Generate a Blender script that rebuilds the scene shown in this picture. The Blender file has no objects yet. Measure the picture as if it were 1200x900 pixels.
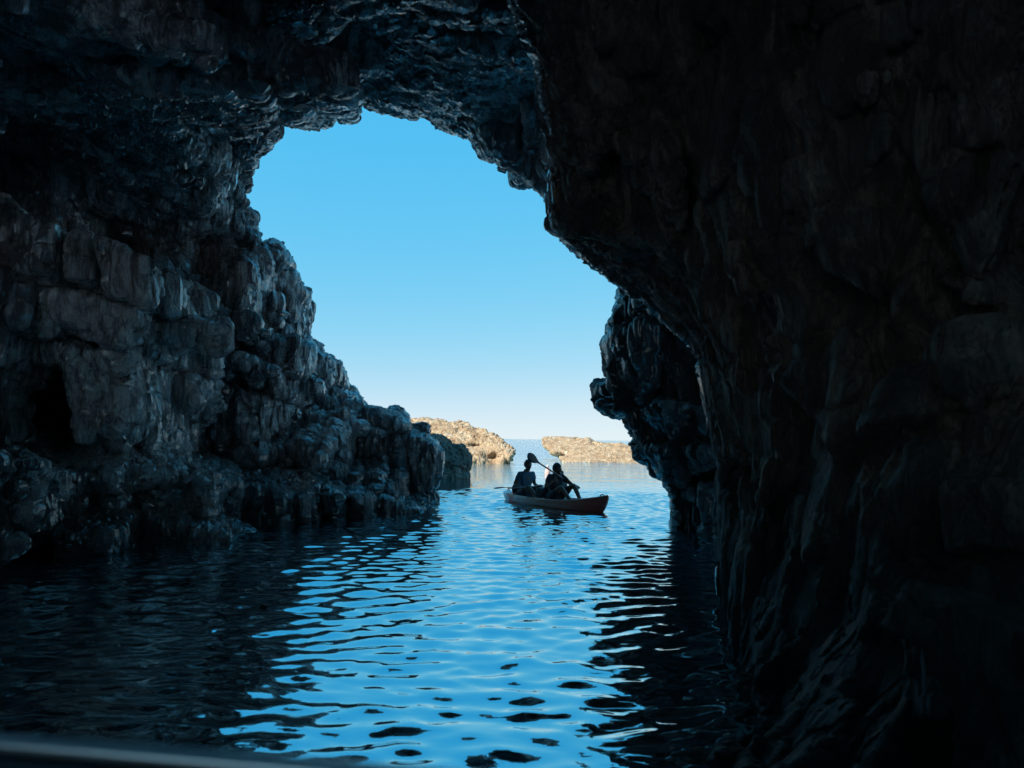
import bpy, bmesh, math, time
import numpy as np
from mathutils import Vector, Matrix
T0 = time.time()
sc = bpy.context.scene
COL = sc.collection
F = 866.7          # focal length in photo pixels (26 mm on a 36 mm frame, 1200 px wide)
CAMZ = 1.5
PITCH = math.radians(4.24); ROLL = math.radians(0.85)

# ------------------------------------------------------------------ camera
fwd = np.array([0, math.cos(PITCH), math.sin(PITCH)])
right0 = np.array([1.0, 0, 0]); up0 = np.cross(right0, fwd)
cr, sr = math.cos(ROLL), math.sin(ROLL)
RIGHT = cr*right0 + sr*up0
UP = -sr*right0 + cr*up0
CAM = np.array([0, 0, CAMZ])

def unproj(px, py, t):
    """photo pixel and distance along the view axis -> a point of the place"""
    px = np.asarray(px, dtype=np.float64); py = np.asarray(py, dtype=np.float64); t = np.asarray(t, dtype=np.float64)
    a = (px-600)/F; b = -(py-450)/F
    return CAM + t[..., None]*(fwd + a[..., None]*RIGHT + b[..., None]*UP)
def proj(P):
    d = P - CAM
    t = d@fwd
    t = np.where(np.abs(t) < 1e-4, 1e-4, t)
    return 600+F*(d@RIGHT)/t, 450-F*(d@UP)/t, t
def tw(px, py):
    """distance at which the sight line of a pixel meets the water"""
    a = (px-600)/F; b = -(py-450)/F
    d = fwd + a*RIGHT + b*UP
    return -CAMZ/d[2]
def at(px, py, t):
    return Vector(unproj(px, py, t))

cd = bpy.data.cameras.new('camera'); cam = bpy.data.objects.new('camera', cd); COL.objects.link(cam)
cd.lens = 26; cd.sensor_width = 36; cd.clip_start = 0.05; cd.clip_end = 30000
M = Matrix(((RIGHT[0], UP[0], -fwd[0], CAM[0]), (RIGHT[1], UP[1], -fwd[1], CAM[1]), (RIGHT[2], UP[2], -fwd[2], CAM[2]), (0, 0, 0, 1)))
cam.matrix_world = M
cd.dof.use_dof = True; cd.dof.focus_distance = 16; cd.dof.aperture_fstop = 2.8
sc.camera = cam

# ------------------------------------------------------------------ noise
def _h(ix, iy, iz, seed):
    h = (ix.astype(np.uint32)*np.uint32(374761393) + iy.astype(np.uint32)*np.uint32(668265263)
         + iz.astype(np.uint32)*np.uint32(2147483647-1013904222) + np.uint32(seed*69069+1))
    h = (h ^ (h >> np.uint32(13)))*np.uint32(1274126177)
    h = (h ^ (h >> np.uint32(16)))*np.uint32(2246822519)
    return h ^ (h >> np.uint32(15))
def hrand(ix, iy, iz, seed=0):
    return (_h(ix, iy, iz, seed) & np.uint32(0xffffff)).astype(np.float32)/np.float32(0xffffff)
def perlin(x, y, z, seed=0):
    x = x.astype(np.float32); y = y.astype(np.float32); z = z.astype(np.float32)
    fx = np.floor(x); fy = np.floor(y); fz = np.floor(z)
    ix = fx.astype(np.int32); iy = fy.astype(np.int32); iz = fz.astype(np.int32)
    x = x-fx; y = y-fy; z = z-fz
    u = x*x*x*(x*(x*6-15)+10); v = y*y*y*(y*(y*6-15)+10); w = z*z*z*(z*(z*6-15)+10)
    def g(a, b, c):
        h = _h(ix+a, iy+b, iz+c, seed)
        gx = (h & np.uint32(1023)).astype(np.float32)*(2/1023.)-1
        gy = ((h >> np.uint32(10)) & np.uint32(1023)).astype(np.float32)*(2/1023.)-1
        gz = ((h >> np.uint32(20)) & np.uint32(1023)).astype(np.float32)*(2/1023.)-1
        return gx*(x-a)+gy*(y-b)+gz*(z-c)
    def L(a, b, t): return a+(b-a)*t
    return L(L(L(g(0,0,0), g(1,0,0), u), L(g(0,1,0), g(1,1,0), u), v),
             L(L(g(0,0,1), g(1,0,1), u), L(g(0,1,1), g(1,1,1), u), v), w)
def fbm(x, y, z, octs=4, seed=0, gain=.5):
    s = 0; a = 1.
    for o in range(octs):
        s = s + a*perlin(x*2**o+o*7.3, y*2**o-o*3.1, z*2**o+o*1.7, seed+o); a *= gain
    return s
def ridged(x, y, z, octs=3, seed=0):
    s = 0; a = 1.
    for o in range(octs):
        s = s + a*(1-2.2*np.abs(perlin(x*2**o+o*5.3, y*2**o-o*9.1, z*2**o+o*2.7, seed+o))); a *= .5
    return s

def facets(x, y, z, seed=0, tilt=.8):
    """broken-rock noise: cells with flat, tilted faces and sharp steps between them (about -1..1)"""
    fx = np.floor(x-.5); fy = np.floor(y-.5); fz = np.floor(z-.5)
    ix = fx.astype(np.int32); iy = fy.astype(np.int32); iz = fz.astype(np.int32)
    best = np.full(x.shape, 9., np.float32); out = np.zeros(x.shape, np.float32)
    for a in (0, 1):
        for b in (0, 1):
            for c in (0, 1):
                h = _h(ix+a, iy+b, iz+c, seed)
                jx = (h & np.uint32(255)).astype(np.float32)*(.7/255)+.15; jy = ((h >> np.uint32(8)) & np.uint32(255)).astype(np.float32)*(.7/255)+.15
                jz = ((h >> np.uint32(16)) & np.uint32(255)).astype(np.float32)*(.7/255)+.15
                dx = (x-fx-a-jx).astype(np.float32); dy = (y-fy-b-jy).astype(np.float32); dz = (z-fz-c-jz).astype(np.float32)
                d = dx*dx+dy*dy+dz*dz
                g = h*np.uint32(2654435761); g = g ^ (g >> np.uint32(15))
                gx = (g & np.uint32(255)).astype(np.float32)*(2/255)-1; gy = ((g >> np.uint32(8)) & np.uint32(255)).astype(np.float32)*(2/255)-1
                gz = ((g >> np.uint32(16)) & np.uint32(255)).astype(np.float32)*(2/255)-1; r = ((g >> np.uint32(24)) & np.uint32(255)).astype(np.float32)*(2/255)-1
                v = .6*r+tilt*(gx*dx+gy*dy+gz*dz)
                m = d < best
                best = np.where(m, d, best); out = np.where(m, v, out)
    return out

# ------------------------------------------------------------------ mesh helpers
def new_mesh(name, verts, quads, mats, smooth=True):
    me = bpy.data.meshes.new(name)
    verts = np.asarray(verts, dtype=np.float32); quads = np.asarray(quads, dtype=np.int32)
    nv, nf = len(verts), len(quads); k = quads.shape[1]
    me.vertices.add(nv); me.vertices.foreach_set('co', verts.ravel())
    me.loops.add(nf*k); me.loops.foreach_set('vertex_index', quads.ravel())
    me.polygons.add(nf)
    me.polygons.foreach_set('loop_start', np.arange(0, nf*k, k, dtype=np.int32))
    me.polygons.foreach_set('loop_total', np.full(nf, k, dtype=np.int32))
    me.polygons.foreach_set('use_smooth', np.full(nf, smooth, dtype=bool))
    me.update(calc_edges=True); me.validate()
    for m in (mats if isinstance(mats, (list, tuple)) else [mats]): me.materials.append(m)
    return me
def vnormals(V, Q):
    n = np.cross(V[Q[:, 2]]-V[Q[:, 0]], V[Q[:, 3]]-V[Q[:, 1]])
    N = np.zeros_like(V)
    for k in range(4):
        for c in range(3):
            N[:, c] += np.bincount(Q[:, k], weights=n[:, c], minlength=len(V))
    return N/np.maximum(np.linalg.norm(N, axis=1, keepdims=True), 1e-9)
def subdivide(V, Q):
    """one linear subdivision of a quad mesh with light smoothing"""
    e = np.concatenate([Q[:, [0, 1]], Q[:, [1, 2]], Q[:, [2, 3]], Q[:, [3, 0]]])
    es = np.sort(e, axis=1).astype(np.int64)
    key = es[:, 0]*len(V)+es[:, 1]
    uk, inv = np.unique(key, return_inverse=True)
    a = uk//len(V); b = uk % len(V)
    mid = (V[a]+V[b])/2
    cen = V[Q].mean(1)
    nv, ne, nq = len(V), len(uk), len(Q)
    E = inv.reshape(4, nq)+nv
    C = np.arange(nq)+nv+ne
    Q2 = np.concatenate([np.stack([Q[:, k], E[k], C, E[(k+3) % 4]], 1) for k in range(4)])
    V2 = np.concatenate([V, mid, cen])
    return V2, Q2.astype(np.int32)
def obj(name, me, parent=None, kind=None, label=None, cat=None, group=None):
    o = bpy.data.objects.new(name, me); COL.objects.link(o)
    if parent is not None: o.parent = parent
    if kind: o['kind'] = kind
    if label: o['label'] = label
    if cat: o['category'] = cat
    if group: o['group'] = group
    return o
def surface_nets(f):
    """f[i,j,k] > 0 inside; returns vertices in index space and quads"""
    s = f > 0
    cnt = np.zeros(tuple(n-1 for n in f.shape), dtype=np.uint8)
    for a in (0, 1):
        for b in (0, 1):
            for c in (0, 1):
                cnt += s[a:s.shape[0]-1+a, b:s.shape[1]-1+b, c:s.shape[2]-1+c]
    act = (cnt > 0) & (cnt < 8)
    idx = np.argwhere(act)
    lut = np.full(act.shape, -1, dtype=np.int32); lut[act] = np.arange(len(idx))
    acc = np.zeros((len(idx), 3), np.float32); n = np.zeros(len(idx), np.float32)
    corners = [(a, b, c) for a in (0, 1) for b in (0, 1) for c in (0, 1)]
    vals = {q: f[idx[:, 0]+q[0], idx[:, 1]+q[1], idx[:, 2]+q[2]] for q in corners}
    for p in corners:
        for ax in range(3):
            if p[ax] == 0:
                q = list(p); q[ax] = 1; q = tuple(q)
                f0, f1 = vals[p], vals[q]
                cr_ = (f0 > 0) != (f1 > 0)
                tt = np.where(cr_, f0/np.where(cr_, f0-f1, 1), 0)
                for c in range(3):
                    acc[:, c] += np.where(cr_, p[c]+(tt if c == ax else 0), 0)
                n += cr_
    V = idx + acc/np.maximum(n, 1)[:, None]
    quads = []
    for ax in range(3):
        b, c = (ax+1) % 3, (ax+2) % 3
        sl0 = [slice(None)]*3; sl1 = [slice(None)]*3
        sl0[ax] = slice(0, -1); sl1[ax] = slice(1, None)
        for d in (b, c):
            sl0[d] = slice(1, -1); sl1[d] = slice(1, -1)
        s0, s1 = s[tuple(sl0)], s[tuple(sl1)]
        e = np.argwhere(s0 != s1)
        flip = s0[e[:, 0], e[:, 1], e[:, 2]]
        e[:, b] += 1; e[:, c] += 1
        def cell(db, dc):
            q = e.copy(); q[:, b] -= db; q[:, c] -= dc
            return lut[q[:, 0], q[:, 1], q[:, 2]]
        q = np.stack([cell(1, 1), cell(0, 1), cell(0, 0), cell(1, 0)], 1)
        q[~flip] = q[~flip][:, ::-1]
        quads.append(q)
    return V.astype(np.float64), np.concatenate(quads).astype(np.int32)

def biggest(V, Q, least=4000):
    """drop loose crumbs: keep connected pieces with many vertices"""
    lab = np.arange(len(V))
    e = np.concatenate([Q[:, [0, 1]], Q[:, [1, 2]], Q[:, [2, 3]]])
    for _ in range(400):
        m = np.minimum(lab[e[:, 0]], lab[e[:, 1]]); old = lab.copy()
        np.minimum.at(lab, e[:, 0], m); np.minimum.at(lab, e[:, 1], m)
        lab = lab[lab]; lab = lab[lab]
        if (lab == old).all(): break
    n = np.bincount(lab, minlength=len(V))
    return V, Q[n[lab[Q[:, 0]]] >= least]

# ------------------------------------------------------------------ 2-D maps over the sight directions
def poly_sd(PX, PY, poly):
    """signed distance in pixels, positive inside the polygon"""
    P = np.array(poly, float); d = np.full(PX.shape, 1e18); ins = np.zeros(PX.shape, bool)
    for i in range(len(P)):
        ax, ay = P[i]; bx, by = P[(i+1) % len(P)]
        ex, ey = bx-ax, by-ay; wx, wy = PX-ax, PY-ay
        h = np.clip((wx*ex+wy*ey)/(ex*ex+ey*ey+1e-12), 0, 1)
        d = np.minimum(d, (wx-ex*h)**2+(wy-ey*h)**2)
        c = ((ay <= PY) & (by > PY)) | ((by <= PY) & (ay > PY))
        xs = ax+(PY-ay)/(by-ay if by != ay else 1e-9)*ex
        ins ^= c & (PX < xs)
    d = np.sqrt(d)
    return np.where(ins, d, -d)
def rbf(pts, PX, PY, reg=1e-3):
    p = np.array([(a, b) for a, b, _ in pts], float)/300
    v = np.log(np.array([(tw(a, b) if c == 'w' else c) for a, b, c in pts], float))
    def K(r2): return 0.5*r2*np.log(r2+1e-9)
    n = len(p); r2 = ((p[:, None]-p[None])**2).sum(-1)
    A = np.zeros((n+3, n+3)); A[:n, :n] = K(r2)+reg*np.eye(n); A[:n, n] = 1; A[:n, n+1:] = p
    A[n, :n] = 1; A[n+1:, :n] = p.T
    w = np.linalg.solve(A, np.concatenate([v, [0, 0, 0]]))
    out = w[n]+w[n+1]*PX/300+w[n+2]*PY/300
    for i in range(n):
        out = out + w[i]*K((PX/300-p[i, 0])**2+(PY/300-p[i, 1])**2)
    return np.exp(out)
def smin(a, b, k):
    h = np.clip(.5+.5*(b-a)/k, 0, 1)
    return b+(a-b)*h-k*h*(1-h)
def smax(a, b, k): return -smin(-a, -b, k)

# ================================================================== MATERIALS
def mat(name):
    m = bpy.data.materials.new(name); m.use_nodes = True
    nt = m.node_tree; b = nt.nodes['Principled BSDF']
    return m, nt, b
def N(nt, typ, **kw):
    n = nt.nodes.new(typ)
    for k, v in kw.items():
        if hasattr(n, k): setattr(n, k, v)
        else: n.inputs[k.replace('_', ' ')].default_value = v
    return n
def simple(name, col, rough=.5, metal=0, noise=0, spec=.5):
    m, nt, b = mat(name)
    b.inputs['Roughness'].default_value = rough; b.inputs['Metallic'].default_value = metal
    b.inputs['Specular IOR Level'].default_value = spec
    tc = N(nt, 'ShaderNodeTexCoord'); nz = N(nt, 'ShaderNodeTexNoise', Scale=14.0, Detail=5.0)
    nt.links.new(tc.outputs['Object'], nz.inputs['Vector'])
    mx = N(nt, 'ShaderNodeMix', data_type='RGBA')
    mx.inputs[6].default_value = (*[c*(1-noise) for c in col], 1); mx.inputs[7].default_value = (*[min(1, c*(1+noise)) for c in col], 1)
    nt.links.new(nz.outputs['Fac'], mx.inputs[0]); nt.links.new(mx.outputs[2], b.inputs['Base Color'])
    return m
def rock_material(name, dark, midc, pale, tint, wet=.5, bump=1., scale=1., calcite=.5, tide=0., cr=.24, lit_paint_at=()):
    m, nt, b = mat(name); L = nt.links.new
    geo = N(nt, 'ShaderNodeNewGeometry')
    pos = geo.outputs['Position']
    def mapping(s):
        mp = N(nt, 'ShaderNodeMapping'); mp.inputs['Scale'].default_value = s; L(pos, mp.inputs['Vector']); return mp.outputs[0]
    def noise(vec, sc_, det=6, rough=.6, dist=0.):
        n = N(nt, 'ShaderNodeTexNoise', Scale=sc_, Detail=float(det), Roughness=rough, Distortion=dist); L(vec, n.inputs['Vector']); return n.outputs['Fac']
    def ramp(f, pts):
        r = N(nt, 'ShaderNodeValToRGB'); L(f, r.inputs[0]); els = r.color_ramp.elements
        els[0].position, els[0].color = pts[0][0], (*pts[0][1], 1); els[1].position, els[1].color = pts[-1][0], (*pts[-1][1], 1)
        for p, c in pts[1:-1]:
            e = els.new(p); e.color = (*c, 1)
        return r.outputs[0]
    def mixc(f, a, b_):
        x = N(nt, 'ShaderNodeMix', data_type='RGBA')
        for s, v in ((0, f), (6, a), (7, b_)):
            if isinstance(v, (int, float)): x.inputs[s].default_value = v
            elif isinstance(v, tuple): x.inputs[s].default_value = (*v, 1)
            else: L(v, x.inputs[s])
        return x.outputs[2]
    iso = mapping((scale,)*3); vert = mapping((scale, scale, .22*scale)); 
    base = ramp(noise(iso, 1.6, 8, .65), [(.36, dark), (.52, midc), (.68, pale)])
    streak = ramp(noise(vert, 5.5, 7, .7, .6), [(.45, (0, 0, 0)), (.56, (1, 1, 1))])
    base = mixc(streak, mixc(.75, base, dark), base)
    patch = ramp(noise(iso, .7, 5, .6), [(.5, (0, 0, 0)), (.66, (1, 1, 1))])
    base = mixc(patch, base, mixc(.6, base, tint))
    for cpos, rad_ in lit_paint_at:      # brightly lit stretches of wall, painted in as paler colour
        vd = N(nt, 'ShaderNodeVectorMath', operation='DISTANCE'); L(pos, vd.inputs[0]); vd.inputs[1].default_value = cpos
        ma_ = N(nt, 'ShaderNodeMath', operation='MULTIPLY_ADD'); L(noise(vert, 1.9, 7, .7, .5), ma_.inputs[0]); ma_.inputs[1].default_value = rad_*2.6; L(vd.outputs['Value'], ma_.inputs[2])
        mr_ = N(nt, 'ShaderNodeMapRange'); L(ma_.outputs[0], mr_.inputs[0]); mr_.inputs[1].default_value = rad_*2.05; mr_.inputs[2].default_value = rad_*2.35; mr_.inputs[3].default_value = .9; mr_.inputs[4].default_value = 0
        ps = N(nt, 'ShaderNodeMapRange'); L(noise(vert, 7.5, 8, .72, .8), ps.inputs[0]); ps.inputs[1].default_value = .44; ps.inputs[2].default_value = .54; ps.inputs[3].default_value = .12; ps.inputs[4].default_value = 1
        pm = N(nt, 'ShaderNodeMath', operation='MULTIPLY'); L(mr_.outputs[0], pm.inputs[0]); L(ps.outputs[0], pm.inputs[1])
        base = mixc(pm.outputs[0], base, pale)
    # pale calcite crust on run-off streaks
    cal = ramp(noise(vert, 2.4, 9, .75, .8), [(.53, (0, 0, 0)), (.59, (calcite,)*3)])
    base = mixc(cal, base, pale)
    grain = ramp(noise(iso, 28, 5, .7), [(.3, (.6, .6, .6)), (.7, (1, 1, 1))])
    mul = N(nt, 'ShaderNodeMix', data_type='RGBA', blend_type='MULTIPLY'); mul.inputs[0].default_value = 1
    L(base, mul.inputs[6]); L(grain, mul.inputs[7])
    fin = mul.outputs[2]
    if tide:      # dark algae and wet rock in the splash zone above the water
        sz = N(nt, 'ShaderNodeSeparateXYZ'); L(pos, sz.inputs[0])
        th = N(nt, 'ShaderNodeMath', operation='MULTIPLY_ADD'); L(noise(iso, .9, 6, .65), th.inputs[0]); th.inputs[1].default_value = -2.6; L(sz.outputs['Z'], th.inputs[2])
        tr = N(nt, 'ShaderNodeMapRange'); L(th.outputs[0], tr.inputs[0]); tr.inputs[1].default_value = -1.1; tr.inputs[2].default_value = tide-1.1; tr.inputs[3].default_value = .82; tr.inputs[4].default_value = 0
        fin = mixc(tr.outputs[0], fin, (.018, .02, .02))
    crk = []
    cw = N(nt, 'ShaderNodeTexNoise', Scale=1.7*scale, Detail=5.0); L(pos, cw.inputs['Vector'])
    cs_ = N(nt, 'ShaderNodeVectorMath', operation='SCALE'); L(cw.outputs['Color'], cs_.inputs[0]); cs_.inputs['Scale'].default_value = .55
    cm = N(nt, 'ShaderNodeMapping'); cm.inputs['Scale'].default_value = (scale, scale, .55*scale); cm.inputs['Rotation'].default_value = (.12, .2, 0); L(pos, cm.inputs['Vector'])
    ca = N(nt, 'ShaderNodeVectorMath', operation='ADD'); L(cm.outputs[0], ca.inputs[0]); L(cs_.outputs[0], ca.inputs[1])
    for sc_k, wd in ((1.9, .03),):
        ve = N(nt, 'ShaderNodeTexVoronoi', Scale=sc_k, feature='DISTANCE_TO_EDGE'); L(ca.outputs[0], ve.inputs['Vector'])
        mr2 = N(nt, 'ShaderNodeMapRange'); L(ve.outputs['Distance'], mr2.inputs[0]); mr2.inputs[1].default_value = 0; mr2.inputs[2].default_value = wd; mr2.inputs[3].default_value = 0; mr2.inputs[4].default_value = 1
        crk.append(mr2.outputs[0])
    crack = crk[0]
    dk = N(nt, 'ShaderNodeMapRange'); L(crack, dk.inputs[0]); dk.inputs[3].default_value = .2; dk.inputs[4].default_value = 0
    fin = mixc(dk.outputs[0], fin, tuple(c*.5 for c in dark))
    L(fin, b.inputs['Base Color'])
    rr = N(nt, 'ShaderNodeMapRange'); L(noise(iso, 3.1, 6, .7), rr.inputs[0])
    rr.inputs[1].default_value = .35; rr.inputs[2].default_value = .65
    rr.inputs[3].default_value = max(.12, .75-.55*wet); rr.inputs[4].default_value = .85-.25*wet
    L(rr.outputs[0], b.inputs['Roughness'])
    b.inputs['Specular IOR Level'].default_value = .5
    wm = N(nt, 'ShaderNodeMapRange'); L(noise(vert, 1.3, 6, .7), wm.inputs[0])
    wm.inputs[1].default_value = .42; wm.inputs[2].default_value = .56; wm.inputs[3].default_value = 0; wm.inputs[4].default_value = wet
    L(wm.outputs[0], b.inputs['Coat Weight']); b.inputs['Coat Roughness'].default_value = cr; b.inputs['Coat IOR'].default_value = 1.6
    # relief finer than the mesh: vertical runnels, pits and grain
    v = N(nt, 'ShaderNodeTexVoronoi', Scale=9.0*scale, feature='F1'); 
    wv = N(nt, 'ShaderNodeVectorMath', operation='ADD'); L(vert, wv.inputs[0])
    nn = N(nt, 'ShaderNodeTexNoise', Scale=4.0, Detail=4.0); L(iso, nn.inputs['Vector'])
    sv = N(nt, 'ShaderNodeVectorMath', operation='SCALE'); L(nn.outputs['Color'], sv.inputs[0]); sv.inputs['Scale'].default_value = .35
    L(sv.outputs[0], wv.inputs[1]); L(wv.outputs[0], v.inputs['Vector'])
    def addm(a, b_, k):
        x = N(nt, 'ShaderNodeMath', operation='MULTIPLY_ADD'); L(b_, x.inputs[0]); x.inputs[1].default_value = k
        if a is None: x.inputs[2].default_value = 0
        else: L(a, x.inputs[2])
        return x.outputs[0]
    h = addm(None, v.outputs['Distance'], .5)
    h = addm(h, noise(vert, 16, 5, .7, .4), .7)
    h = addm(h, noise(iso, 40, 6, .75), .35)
    h = addm(h, crack, .3)
    h = addm(h, noise(vert, 7, 6, .75, 1.), 1.9)
    bp = N(nt, 'ShaderNodeBump'); bp.inputs['Strength'].default_value = min(1., .9*bump); bp.inputs['Distance'].default_value = .09*bump/scale
    L(h, bp.inputs['Height']); L(bp.outputs[0], b.inputs['Normal'])
    return m
M_rock = rock_material('cave_limestone', (.09, .08, .09), (.50, .44, .44), (.95, .86, .84), (.42, .25, .24), wet=1., calcite=.95, tide=1.9, cr=.2, lit_paint_at=[(tuple(unproj(200, 460, 10.5)), 2.0), (tuple(unproj(110, 350, 9.2)), .7), (tuple(unproj(400, 505, 15)), 1.2), (tuple(unproj(60, 80, 7.8)), 1.)])
M_rock_c = rock_material('cave_roof_rock', (.10, .095, .11), (.50, .48, .49), (.90, .88, .88), (.4, .3, .3), wet=1., calcite=.8, cr=.16)
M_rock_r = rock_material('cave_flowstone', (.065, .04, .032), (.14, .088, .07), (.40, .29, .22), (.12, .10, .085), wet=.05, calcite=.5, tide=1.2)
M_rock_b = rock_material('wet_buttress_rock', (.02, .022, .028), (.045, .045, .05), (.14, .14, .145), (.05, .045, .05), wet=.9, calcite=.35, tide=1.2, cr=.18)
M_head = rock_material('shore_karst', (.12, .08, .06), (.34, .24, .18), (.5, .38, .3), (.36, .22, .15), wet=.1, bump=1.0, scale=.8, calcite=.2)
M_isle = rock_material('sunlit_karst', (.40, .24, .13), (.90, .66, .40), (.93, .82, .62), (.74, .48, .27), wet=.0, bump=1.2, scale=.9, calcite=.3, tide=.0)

def water_material():
    m, nt, b = mat('sea_water'); L = nt.links.new
    out = nt.nodes['Material Output']
    b.inputs['Base Color'].default_value = (.004, .045, .085, 1); b.inputs['Roughness'].default_value = .04
    b.inputs['IOR'].default_value = 1.34
    g = N(nt, 'ShaderNodeBsdfPrincipled'); g.inputs['Base Color'].default_value = (.48, .78, .84, 1)
    g.inputs['Metallic'].default_value = 1; g.inputs['Roughness'].default_value = .025
    mx = N(nt, 'ShaderNodeMixShader'); mx.inputs[0].default_value = .8
    L(b.outputs[0], mx.inputs[1]); L(g.outputs[0], mx.inputs[2]); L(mx.outputs[0], out.inputs['Surface'])
    geo = N(nt, 'ShaderNodeNewGeometry')
    mp = N(nt, 'ShaderNodeMapping'); mp.inputs['Scale'].default_value = (.55, 1.3, 1); mp.inputs['Rotation'].default_value = (0, 0, .15); L(geo.outputs['Position'], mp.inputs['Vector'])
    n1 = N(nt, 'ShaderNodeTexNoise', Scale=3.2, Detail=3.0, Roughness=.5); L(mp.outputs[0], n1.inputs['Vector'])
    n2 = N(nt, 'ShaderNodeTexNoise', Scale=.35, Detail=6.0, Roughness=.62); L(mp.outputs[0], n2.inputs['Vector'])
    # ripples freshen away from the shelter of the cave
    sp = N(nt, 'ShaderNodeSeparateXYZ'); L(geo.outputs['Position'], sp.inputs[0])
    mr = N(nt, 'ShaderNodeMapRange'); L(sp.outputs['Y'], mr.inputs[0])
    mr.inputs[1].default_value = 21; mr.inputs[2].default_value = 75; mr.inputs[3].default_value = 0; mr.inputs[4].default_value = 1
    mm = N(nt, 'ShaderNodeMath', operation='MULTIPLY'); L(n2.outputs['Fac'], mm.inputs[0]); L(mr.outputs[0], mm.inputs[1])
    ma = N(nt, 'ShaderNodeMath', operation='MULTIPLY_ADD'); L(mm.outputs[0], ma.inputs[0]); ma.inputs[1].default_value = 20; 
    m1 = N(nt, 'ShaderNodeMath', operation='MULTIPLY'); L(n1.outputs['Fac'], m1.inputs[0]); m1.inputs[1].default_value = .15
    L(m1.outputs[0], ma.inputs[2])
    bp = N(nt, 'ShaderNodeBump'); bp.inputs['Strength'].default_value = 1; bp.inputs['Distance'].default_value = .035
    L(ma.outputs[0], bp.inputs['Height']); L(bp.outputs[0], b.inputs['Normal']); L(bp.outputs[0], g.inputs['Normal'])
    return m
M_water = water_material()

# ================================================================== CAVE
OPEN = [(419,128),(410,142),(389,145),(387,159),(355,158),(327,153),(321,166),(304,176),(302,185),(291,212),(289,223),(295,242),
 (302,251),(297,268),(302,285),(325,287),(340,306),(351,325),(367,340),(367,390),(380,410),(391,417),(398,425),(409,446),(426,474),(451,483),
 (463,477),(477,494),(496,494),(506,505),(516,530),(517,562),(509,592),(505,604),(440,640),(330,760),(300,900),(200,1200),(700,1200),(800,900),(800,700),(791,640),
 (791,620),(788,600),(788,584),(778,570),(764,560),(759,542),(748,540),(744,528),(740,504),(735,498),(734,489),(714,486),(696,472),
 (691,448),(709,440),(706,418),(703,400),(712,385),(726,366),(734,346),(736,332),(765,325),(755,290),(720,262),(680,245),
 (655,239),(623,222),(600,220),(597,207),(591,210),(587,200),(563,195),(552,168),(530,163),(503,148),(488,145),(483,149),(480,143),(463,142),(443,137)]
BASE = [(350,150,12.6),(420,122,13.5),(500,138,13.5),(560,185,13),(650,235,12.5),(500,60,10.6),(400,60,10.6),(600,60,10.6),(500,0,8.9),(600,0,8.9),(400,0,8.9),
 (500,-150,6.4),(300,-150,6),(0,-150,5.2),(-280,-150,4.8),(800,-150,6),(1100,-150,5),(1400,-150,4.5),(300,0,8.2),(300,100,10.8),(150,0,7.2),(150,100,8.9),(0,0,6.5),(0,95,7.9),
 (-250,60,6.3),(0,150,10),(-280,180,8.5),(100,170,10.6),(300,198,13),(150,140,9.3),(290,250,14),(200,235,11.9),(100,250,11.2),(0,240,10.5),
 (130,290,12.8),(230,290,13.4),(300,300,13.6),(340,330,15),(365,390,16),(230,345,12.3),(280,400,13),(330,440,14.4),(380,430,16),
 (420,475,17.5),(460,482,17.2),(500,500,16.9),(512,560,16.4),(400,480,16.4),(350,510,14.4),(400,540,14.9),(300,555,13.1),(200,560,11.6),(100,560,10.6),(0,560,9.6),
 (60,480,11.4),(-60,470,8.6),(130,470,10.9),(510,595,'w'),(450,602,'w'),(400,606,'w'),(300,615,'w'),(200,626,'w'),(100,638,'w'),(0,652,'w'),
 (300,760,11.8),(0,850,8),(-280,650,6.8),(-280,350,7.6),(500,720,15),(120,380,11.6),(180,400,11.8),
 (735,345,13),(712,390,13.3),(693,450,13.6),(720,480,13.5),(750,520,13.1),(790,600,12.6),(830,450,11.9),(850,600,11.4),(800,400,11.9),(800,330,12),(900,500,12),(900,300,12.2),
 (1200,400,13),(870,720,11.5),(850,1000,11),(760,280,12.6),(1400,500,13)]
CURT_POLY = [(596,-330),(606,-50),(612,0),(628,50),(640,75),(645,105),(652,150),(657,200),(655,240),(654,263),(677,285),(696,304),(726,328),
 (760,345),(785,375),(812,400),(826,430),(832,470),(838,520),(846,600),(846,660),(848,720),(852,760),(852,830),(842,860),(818,905),(780,1000),(650,1200),(1560,1200),(1560,-330)]
CURT = [(610,0,7.4),(610,-300,6.5),(655,220,8),(720,320,8.3),(790,380,8),(800,200,6.4),(800,0,6),(850,100,5.3),(900,300,5.2),(880,450,6.2),(1000,0,4.4),(1000,400,4.3),
 (1200,0,3.5),(1500,0,3.),(1500,500,2.6),(1200,300,3.3),(800,-250,5),(1200,-250,4),(875,600,6.2),(862,760,4.9),(860,830,4.2),(820,905,3.5),(1000,600,4.0),(1000,800,3.5),(1200,800,2.6),
 (1200,550,2.9),(1500,900,2.),(900,1100,2.9),(1200,1100,2.2)]
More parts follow.
